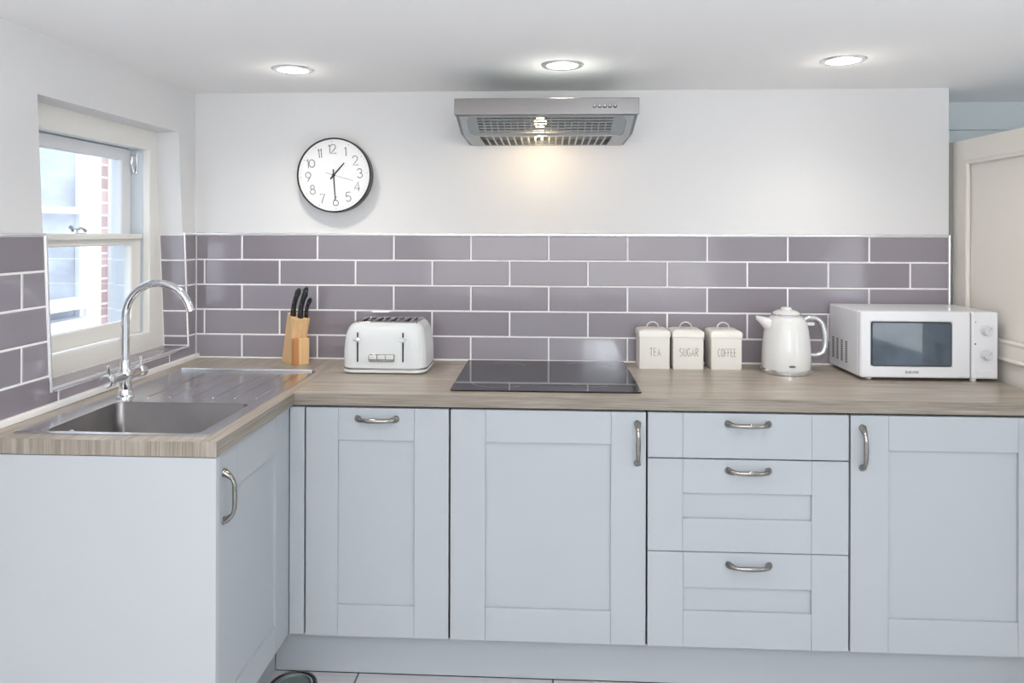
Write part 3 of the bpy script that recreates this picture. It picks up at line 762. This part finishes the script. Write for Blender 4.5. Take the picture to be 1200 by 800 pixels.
# ---------------------------------------------------------------- toaster
ts = thing('toaster', 'white four-slot toaster with chrome trim, left of the hob', 'toaster', (.813, -.170, WT))
hw, hdp = .149, .108
def tl_loop(w, d, r, z, flute=0.0):
    n = 10; out = []
    base = []
    for cx, cy, a in ((w - r, d - r, 0), (-w + r, d - r, 90), (-w + r, -d + r, 180), (w - r, -d + r, 270)):
        for k in range(n + 1):
            t_ = math.radians(a + 90 * k / n); base.append((Vector((cx + r * math.cos(t_), cy + r * math.sin(t_), z)), Vector((math.cos(t_), math.sin(t_), 0))))
    full = []
    for i, (p, nr) in enumerate(base):
        q, nq = base[(i + 1) % len(base)]
        m_ = 1 if (q - p).length < .012 else max(1, int((q - p).length / .0028))
        for k in range(m_):
            full.append((p.lerp(q, k / m_), nr.lerp(nq, k / m_).normalized()))
    s = 0; prev = full[0][0]
    for p, nr in full:
        s += (p - prev).length; prev = p
        fl = 0 if (p.y < -d * .9 and abs(p.x) < .105) else flute * (abs(math.sin(s * PI / .014)) - .5)
        out.append(p + nr * fl)
    return out
lv = [(1.0, .018, .0), (1.0, .022, .0020), (.995, .08, .0021), (.975, .115, .0021), (.945, .140, .0016), (.90, .158, .0004), (.84, .170, 0), (.78, .1765, 0)]
# build with constant point count
def const_loops(levels):
    ref = None; L = []
    for sc, z, fl in levels:
        lp = tl_loop(hw, hdp, .042, z, fl); L.append([Vector((p.x * (sc if abs(p.x) > 0 else 1), p.y * (1 - (1 - sc) * .8), z)) for p in lp])
    return L
mb = MB(); mb.loft(const_loops(lv)); mb.build('body', M['white_gloss'], ts, angle=30)
mb = MB(); mb.loft([rrect(-.144, .144, -.104, .104, .040, 0.001), rrect(-.148, .148, -.108, .108, .044, .003)]); mb.build('foot', M['black'], ts)
mb = MB(); mb.loft([rrect(-.148, .148, -.108, .108, .044, .003), rrect(-.151, .151, -.111, .111, .045, .006), rrect(-.151, .151, -.111, .111, .045, .013), rrect(-.1495, .1495, -.1095, .1095, .043, .015)]); mb.build('base', M['white_gloss'], ts)
mb = MB(); mb.loft([rrect(-.150, .150, -.110, .110, .043, .015), rrect(-.151, .151, -.111, .111, .044, .018), rrect(-.150, .150, -.110, .110, .043, .021)]); mb.build('chrome_band', M['nickel'], ts)
mb = MB(); xs = bars(-.098, .098, 4, .45); xs = [-.112] + [xs[0] + .0] + xs[1:] + [.112]
gx = [-.114]
for k in range(4): gx += [-.092 + k * .052, -.092 + k * .052 + .028]
gx.append(.114)
cells(mb, gx, [-.078, -.062, .062, .078], lambda i, j: not (i % 2 == 1 and j == 1), lambda x, y: Vector((x, y, .172)), lambda x, y: Vector((x, y, .1795))); mb.build('top_plate', M['nickel'], ts, bevel=.001)
for k in range(4):
    x0 = -.092 + k * .052
    mb = MB(); mb.box(x0 + .001, x0 + .027, -.061, .061, .170, .1775); s_ = mb.build('bread_slot', M['dark'], ts)
    mb = MB(); P = []
    for q in range(9):
        a = q / 8; P.append((x0 + .028, -.058 + .116 * a, .1795 + .006 * math.sin(PI * a)))
    mb.tube(P, .0022, n=8); mb.tube([(p[0] - .006, p[1], p[2] - .001) for p in P], .0015, n=6); mb.build('slot_guard', M['chrome'], s_)
for k, x in enumerate((-.091, .070)):
    mb = MB(); mb.box(x - .003, x + .003, -.1100, -.1065, .042, .146); q = mb.build('lever_slot', M['dark'], ts, bevel=.001)
    mb = MB(); mb.box(x - .006, x + .006, -.1095, -.1070, .036, .152); mb.build('lever_surround', M['white_gloss'], ts, bevel=.002)
    mb = MB(); mb.loft([[Vector((x + p.x, -.112 - p.y * .0, .121 + p.y)) for p in rrect(-.013, .013, -.0035, .0035, .003, 0)], [Vector((x + p.x, -.124, .121 + p.y)) for p in rrect(-.014, .014, -.004, .004, .0035, 0)]]); mb.box(x - .003, x + .003, -.122, -.108, .113, .130)
    mb.build('lever', M['chrome'], ts, bevel=.001)
mb = MB(); mb.box(-.053, .040, -.1115, -.107, .046, .070); mb.box(-.050, .038, -.1135, -.107, .043, .049); bp_ = mb.build('button_panel', M['nickel'], ts, bevel=.0015)
for k in range(3):
    x = -.0495 + k * .030
    mb = MB(); mb.box(x, x + .0265, -.1150, -.111, .053, .067); b_ = mb.build('button', M['white_gloss'], bp_, bevel=.0012)
    mb = MB(); mb.box(x + .006, x + .020, -.1153, -.1148, .0595, .0605); mb.build('button_mark', M['print_pale'], b_, smooth=False)

# ---------------------------------------------------------------- canisters
def canister(x, y, text, label):
    t = thing('storage_canister', label, 'canister', (x, y, WT), 'cream lettered storage canisters')
    hw, hd_ = .0555, .055
    mb = MB(); mb.loft([rrect(-hw + .001, hw - .001, -hd_ + .001, hd_ - .001, .005, 0), rrect(-hw, hw, -hd_, hd_, .005, .002), rrect(-hw, hw, -hd_, hd_, .005, .124)])
    mb.build('body', M['cream'], t, angle=40)
    mb = MB(); L = [(.0015, .116), (.0030, .117), (.0030, .132), (.0015, .136), (-.004, .140), (-.012, .143)]
    mb.loft([rrect(-hw - e, hw + e, -hd_ - e, hd_ + e, .007, z) for e, z in L]); lid = mb.build('lid', M['cream'], t, angle=40)
    mb = MB(); P = []
    P.append((-.026, 0, .1425)); P.append((-.0235, 0, .144))
    for k in range(13):
        a = math.radians(165 - 150 * k / 12); P.append((.022 * math.cos(a), 0, .146 + .020 * math.sin(a)))
    P += [(.0235, 0, .144), (.026, 0, .1425)]
    mb.tube(P, .0022, n=10, flat=2.4, up=(0, 1, 0)); mb.build('handle', M['cream'], lid)
    mb = MB(); write(mb, text, .002, .062, -hd_ - .0002, .0285, .00078, gap=.16 if len(text) < 6 else .13, wscale=.78 if len(text) < 6 else .66); mb.build('lettering', M['letter'], t)
canister(1.7815, -.064, 'TEA', 'cream metal canister with lid lettered TEA')
canister(1.9040, -.064, 'SUGAR', 'cream metal canister with lid lettered SUGAR')
canister(2.0420, -.064, 'COFFEE', 'cream metal canister with lid lettered COFFEE')

# ---------------------------------------------------------------- kettle
kt = thing('kettle', 'white jug kettle with chrome handle and base, beside the microwave', 'kettle', (2.246, -.148, WT))
mb = MB(); mb.lathe([(.0001, .0), (.080, .0), (.086, .002), (.087, .012), (.084, .017), (.0001, .017)], (0, 0, 0), 48, None, False, False); mb.build('base_ring', M['chrome'], kt)
prof = [(.083, .017), (.0845, .022), (.0845, .05), (.083, .09), (.080, .125), (.0755, .155), (.070, .178), (.064, .191), (.055, .200), (.047, .204), (.0001, .204)]
mb = MB(); mb.lathe(prof, (0, 0, 0), 48, None, False, False)
mb.build('body', M['kettle_white'], kt, angle=50)
# spout
mb = MB()
L = []
for t_, w, z0, z1 in ((0, .034, .135, .196), (.4, .026, .155, .199), (.75, .015, .176, .201), (1.0, .007, .188, .203)):
    x = -.060 - .047 * t_
    L.append([Vector((x, w * math.sin(2 * PI * k / 16), (z0 + z1) / 2 + (z1 - z0) / 2 * math.cos(2 * PI * k / 16))) for k in range(16)])
mb.loft(L); mb.build('spout', M['kettle_white'], kt, angle=60)
mb = MB(); mb.lathe([(.0001, .203), (.050, .203), (.052, .206), (.050, .210), (.0001, .210)], (0, 0, 0), 40, None, False, False); lr = mb.build('lid_ring', M['chrome'], kt)
mb = MB(); mb.lathe([(.0001, .209), (.048, .209), (.044, .217), (.030, .223), (.020, .225), (.019, .230), (.014, .234), (.0001, .2345)], (0, 0, 0), 40, None, False, False); mb.build('lid', M['kettle_white'], kt, angle=50)
mb = MB(); P = []
ctl = [(.064, .190), (.082, .196), (.105, .193), (.124, .176), (.134, .145), (.137, .110), (.131, .080), (.116, .066), (.098, .062), (.080, .064)]
def catmull(pts, n=6):
    out = []; q = [pts[0]] + pts + [pts[-1]]
    for i in range(1, len(q) - 2):
        for k in range(n):
            t = k / n; out.append(tuple(.5 * (2 * q[i][a] + (-q[i-1][a] + q[i+1][a]) * t + (2*q[i-1][a] - 5*q[i][a] + 4*q[i+1][a] - q[i+2][a]) * t * t + (-q[i-1][a] + 3*q[i][a] - 3*q[i+1][a] + q[i+2][a]) * t ** 3) for a in range(len(pts[0]))))
    out.append(pts[-1]); return out
cp = catmull(ctl); n_ = len(cp)
mb.tube([(x, 0, z) for x, z in cp], [.0085 + .002 * math.sin(PI * i / n_) for i in range(n_)], n=14, up=(0, 1, 0), flat=1.25); mb.build('handle', M['chrome'], kt, angle=60)
mb = MB(); mb.box(.066, .098, -.008, .008, .168, .180); mb.build('lid_button', M['white_gloss'], kt, bevel=.003)
mb = MB(); ang = math.radians(-94); c0 = Vector((.0845 * math.cos(ang), .0845 * math.sin(ang), .034))
mb.loft([[c0 + Vector((.012 * math.cos(2 * PI * k / 20), -.0005, .0042 * math.sin(2 * PI * k / 20))) for k in range(20)], [c0 + Vector((.011 * math.cos(2 * PI * k / 20), -.0022, .0036 * math.sin(2 * PI * k / 20))) for k in range(20)]])
mb.build('badge', M['nickel'], kt)
mb = MB(); P = [(2.30, -.075, WT + .004), (2.36, -.05, WT + .004), (2.40, -.022, WT + .004), (2.43, -.016, WT + .004)]

# ---------------------------------------------------------------- microwave
MX0, MX1, MF, MBk, MZ0, MZ1 = 2.449, 2.902, -.285, -.012, .918, 1.143
mw = thing('microwave', 'white microwave oven with dark window and two dials at the right end', 'microwave', (2.675, -.15, WT))
mi = Matrix.Translation((-2.675, .15, -WT))
def mp_(mbx, name, m, bevel=0, parent=None, seg=2, angle=35):
    o = mbx.build(name, m, parent or mw, bevel=bevel, seg=seg, angle=angle)
    if parent is None: o.matrix_parent_inverse = mi
    return o
mb = MB(); mb.box(MX0, MX1, MF + .022, MBk, MZ0, MZ1); mp_(mb, 'casing', M['white_micro'], .006, seg=3)
SPL = 2.8145
mb = MB(); fx = [MX0, 2.487, 2.748, SPL - .0012]; fz = [MZ0, .9600, 1.1060, MZ1]
cells(mb, fx, fz, lambda i, j: not (i == 1 and j == 1), lambda x, z: Vector((x, MF + .022, z)), lambda x, z: Vector((x, MF, z)))
door = mp_(mb, 'door', M['white_micro'], .008, seg=3)
def rr_xz(x0, x1, z0, z1, r, y): return [Vector((p.x, y, p.y)) for p in rrect(x0, x1, z0, z1, r, 0)]
mb = MB(); mb.loft([rr_xz(2.484, 2.751, .957, 1.109, .008, MF + .010), rr_xz(2.485, 2.750, .958, 1.108, .008, MF - .0008)]); mp_(mb, 'window_border', M['black'], 0, door)
mb = MB(); mb.loft([rr_xz(2.4885, 2.7465, .9612, 1.1045, .007, MF + .002), rr_xz(2.4885, 2.7465, .9612, 1.1045, .007, MF - .0014)]); mp_(mb, 'window_glass', M['micro_glass'], 0, door)
mb = MB(); write(mb, 'DAEWOO', 2.620, .9385, MF - .0001,   .0072, .0009, gap=.28, wscale=1.5); mp_(mb, 'lettering', M['letter'], 0, door)
mb = MB(); mb.box(SPL + .0012, MX1, MF, MF + .022, MZ0, MZ1); cpn = mp_(mb, 'control_panel', M['white_micro'], .006, seg=3)
mb = MB(); mb.box(SPL + .010, MX1 - .010, MF - .002, MF + .004, .922, .948); mp_(mb, 'door_button', M['white_micro'], .002, cpn)
for z in (1.083, 1.000):
    mb = MB(); Tk = Matrix.Translation((2.862, MF, z)) @ Matrix.Rotation(PI / 2, 4, 'X')
    mb.lathe([(.0001, 0), (.0195, 0), (.0195, .002), (.0185, .004), (.0001, .004)], (0, 0, 0), 32, Tk, False, False)
    mb.lathe([(.0165, .004), (.0158, .016), (.0145, .018), (.0001, .018)], (0, 0, 0), 32, Tk, False, False)
    k_ = mp_(mb, 'dial', M['white_dim'], 0, cpn)
    mb = MB(); Tg = Matrix.Translation((2.862, MF, z)) @ Matrix.Rotation(math.radians(40), 4, 'Y'); mb.box(-.0012, .0012, -.0188, -.017, 0, .014, Tg); mp_(mb, 'pointer', M['print_pale'], 0, k_)
    mb = MB()
    for q in range(14):
        a = math.radians(130 + q * 20)
        mb.lathe([(.0009, 0), (.0009, .0005)], (0, 0, 0), 6, Matrix.Translation((2.862 + .0245 * math.cos(a), MF, z + .0245 * math.sin(a))) @ Matrix.Rotation(PI / 2, 4, 'X'))
    mp_(mb, 'dial_marks', M['print_pale'], 0, cpn)
mb = MB()
mb.lathe([(.0032, 0), (.0032, .0006)], (0, 0, 0), 12, Matrix.Translation((2.8265, MF, 1.036)) @ Matrix.Rotation(PI / 2, 4, 'X'))
mp_(mb, 'printed_dot', M['letter'], 0, cpn); mb = MB()
mb.prism([(2.824, MF, 1.109), (2.830, MF, 1.109), (2.829, MF, 1.113), (2.827, MF, 1.1115)], (0, -.0006, 0))
mp_(mb, 'printed_symbol', M['letter'], 0, cpn)
VY0, VDY, VZ0 = -.052, .039, 1.022
for i in range(4):
    mb = MB()
    for j in range(10):
        y = VY0 - i * VDY; z = VZ0 - j * .0078
        mb.box(MX0 - .0006, MX0 + .002, y - .0085, y + .0085, z - .0019, z + .0019)
    mp_(mb, 'side_vent', M['dark'], 0)
for x, y in ((2.49, -.25), (2.83, -.265), (2.49, -.05), (2.86, -.05)):
    mb = MB(); mb.lathe([(.009, 0), (.011, .004), (.011, MZ0 - WT)], (x, y, WT), 16); mp_(mb, 'foot', M['white_micro'], 0)

# ---------------------------------------------------------------- floor mat at the corner
mt = thing('round_floor_dish', 'round grey-green dish with dark concentric rims on the floor at the inner corner', 'dish', (.604, -.592, 0))
mb = MB(); mb.lathe([(.0001, .003), (.047, .003), (.050, .009), (.054, .0)], (0, 0, 0), 48, None, False, True); mb.build('dish', M['bowl_grey'], mt)
for r, m_ in ((.051, 'black'), (.058, 'chrome'), (.065, 'black'), (.0715, 'nickel')):
    mb = MB(); mb.tube([(r * math.cos(2 * PI * k / 48), r * math.sin(2 * PI * k / 48), .0035) for k in range(49)], .0032, n=8, up=(0, 0, 1)); mb.build('rim', M[m_], mt)

# ---------------------------------------------------------------- lights
def area(name, loc, rot, sx, sy, power, col=(1, 1, 1), spread=None):
    l = bpy.data.lights.new(name, 'AREA'); l.shape = 'RECTANGLE'; l.size = sx; l.size_y = sy; l.energy = power; l.color = col
    o = bpy.data.objects.new(name, l); COL.objects.link(o); o.location = loc; o.rotation_euler = rot
    if spread: l.spread = spread
    return o
area('rear_fill_light', (1.6, -4.9, 1.25), (math.radians(92), 0, 0), 3.0, 1.0, 22, (0.99, 0.995, 1.0))  # added soft fill behind the camera; wall_rear has no window
area('ceiling_bounce_fill', (1.5, -3.35, 1.43), (math.radians(180), 0, 0), 2.2, 1.0, 55, (1, 1, 1))  # added uplight behind the camera, brightens the ceiling for soft bounce
area('rear_window_light', (2.02, -5.1, 1.72), (math.radians(90), 0, 0), .40, .42, 9, (.85, .93, 1.0))
area('side_area_light', (3.75, -2.6, 1.2), (math.radians(90), 0, math.radians(90)), 1.4, 1.1, 10, (0.95, 0.98, 1.0))  # area light from the right; wall_right has no window opening
for x, y in ((.530, -.397), (1.435, -.43), (2.319, -.461)):
    l = bpy.data.lights.new('downlight_lamp', 'SPOT'); l.energy = 13 if x < 2 else 9.5; l.color = (1, .93, .83); l.spot_size = math.radians(140); l.spot_blend = .8; l.shadow_soft_size = .045
    o = bpy.data.objects.new('downlight_lamp', l); COL.objects.link(o); o.location = (x, y, CE - .012)
    l = bpy.data.lights.new('downlight_glow', 'POINT'); l.energy = .26; l.color = (1, .93, .80); l.shadow_soft_size = .03
    o = bpy.data.objects.new('downlight_glow', l); COL.objects.link(o); o.location = (x, y, CE - .05)
for x, y in ((.45, -1.65), (1.40, -1.65), (2.35, -1.65)):
    l = bpy.data.lights.new('room_downlight', 'SPOT'); l.energy = 13; l.color = (1, .97, .93); l.spot_size = math.radians(150); l.spot_blend = .9; l.shadow_soft_size = .05
    o = bpy.data.objects.new('room_downlight', l); COL.objects.link(o); o.location = (x, y, CE - .012)
l = bpy.data.lights.new('hood_lamp', 'POINT'); l.energy = 1.3; l.color = (1, .74, .42); l.shadow_soft_size = .02
o = bpy.data.objects.new('hood_lamp', l); COL.objects.link(o); o.location = (1.363, -.20, 1.735)

w = bpy.data.worlds.new('world'); bpy.context.scene.world = w; w.use_nodes = True
nt = w.node_tree; bg = nt.nodes['Background']
sky = nt.nodes.new('ShaderNodeTexSky'); sky.sky_type = 'HOSEK_WILKIE'; sky.turbidity = 6; sky.sun_direction = Vector((.5, -.3, .8)).normalized()
mx = nt.nodes.new('ShaderNodeMix'); mx.data_type = 'RGBA'; mx.inputs[0].default_value = .75; mx.inputs[7].default_value = (.9, .95, 1, 1)
nt.links.new(sky.outputs[0], mx.inputs[6]); nt.links.new(mx.outputs[2], bg.inputs['Color']); bg.inputs['Strength'].default_value = 4.0

# ---------------------------------------------------------------- camera
cam = bpy.data.cameras.new('camera'); co = bpy.data.objects.new('camera', cam); COL.objects.link(co)
cam.sensor_width = 36; cam.lens = 846.66 / 1200 * 36; cam.shift_y = (271.36 - 400) / 1200; cam.clip_start = .05
co.matrix_world = Matrix.Translation((1.3907, -2.7908, 1.4095)) @ Matrix.Rotation(.0501, 4, 'Z') @ Matrix.Rotation(PI / 2, 4, 'X') @ Matrix.Rotation(.0028, 4, 'Z')
sc = bpy.context.scene; sc.camera = co
sc.view_settings.view_transform = 'Standard'; sc.view_settings.look = 'None'; sc.view_settings.exposure = 0.09
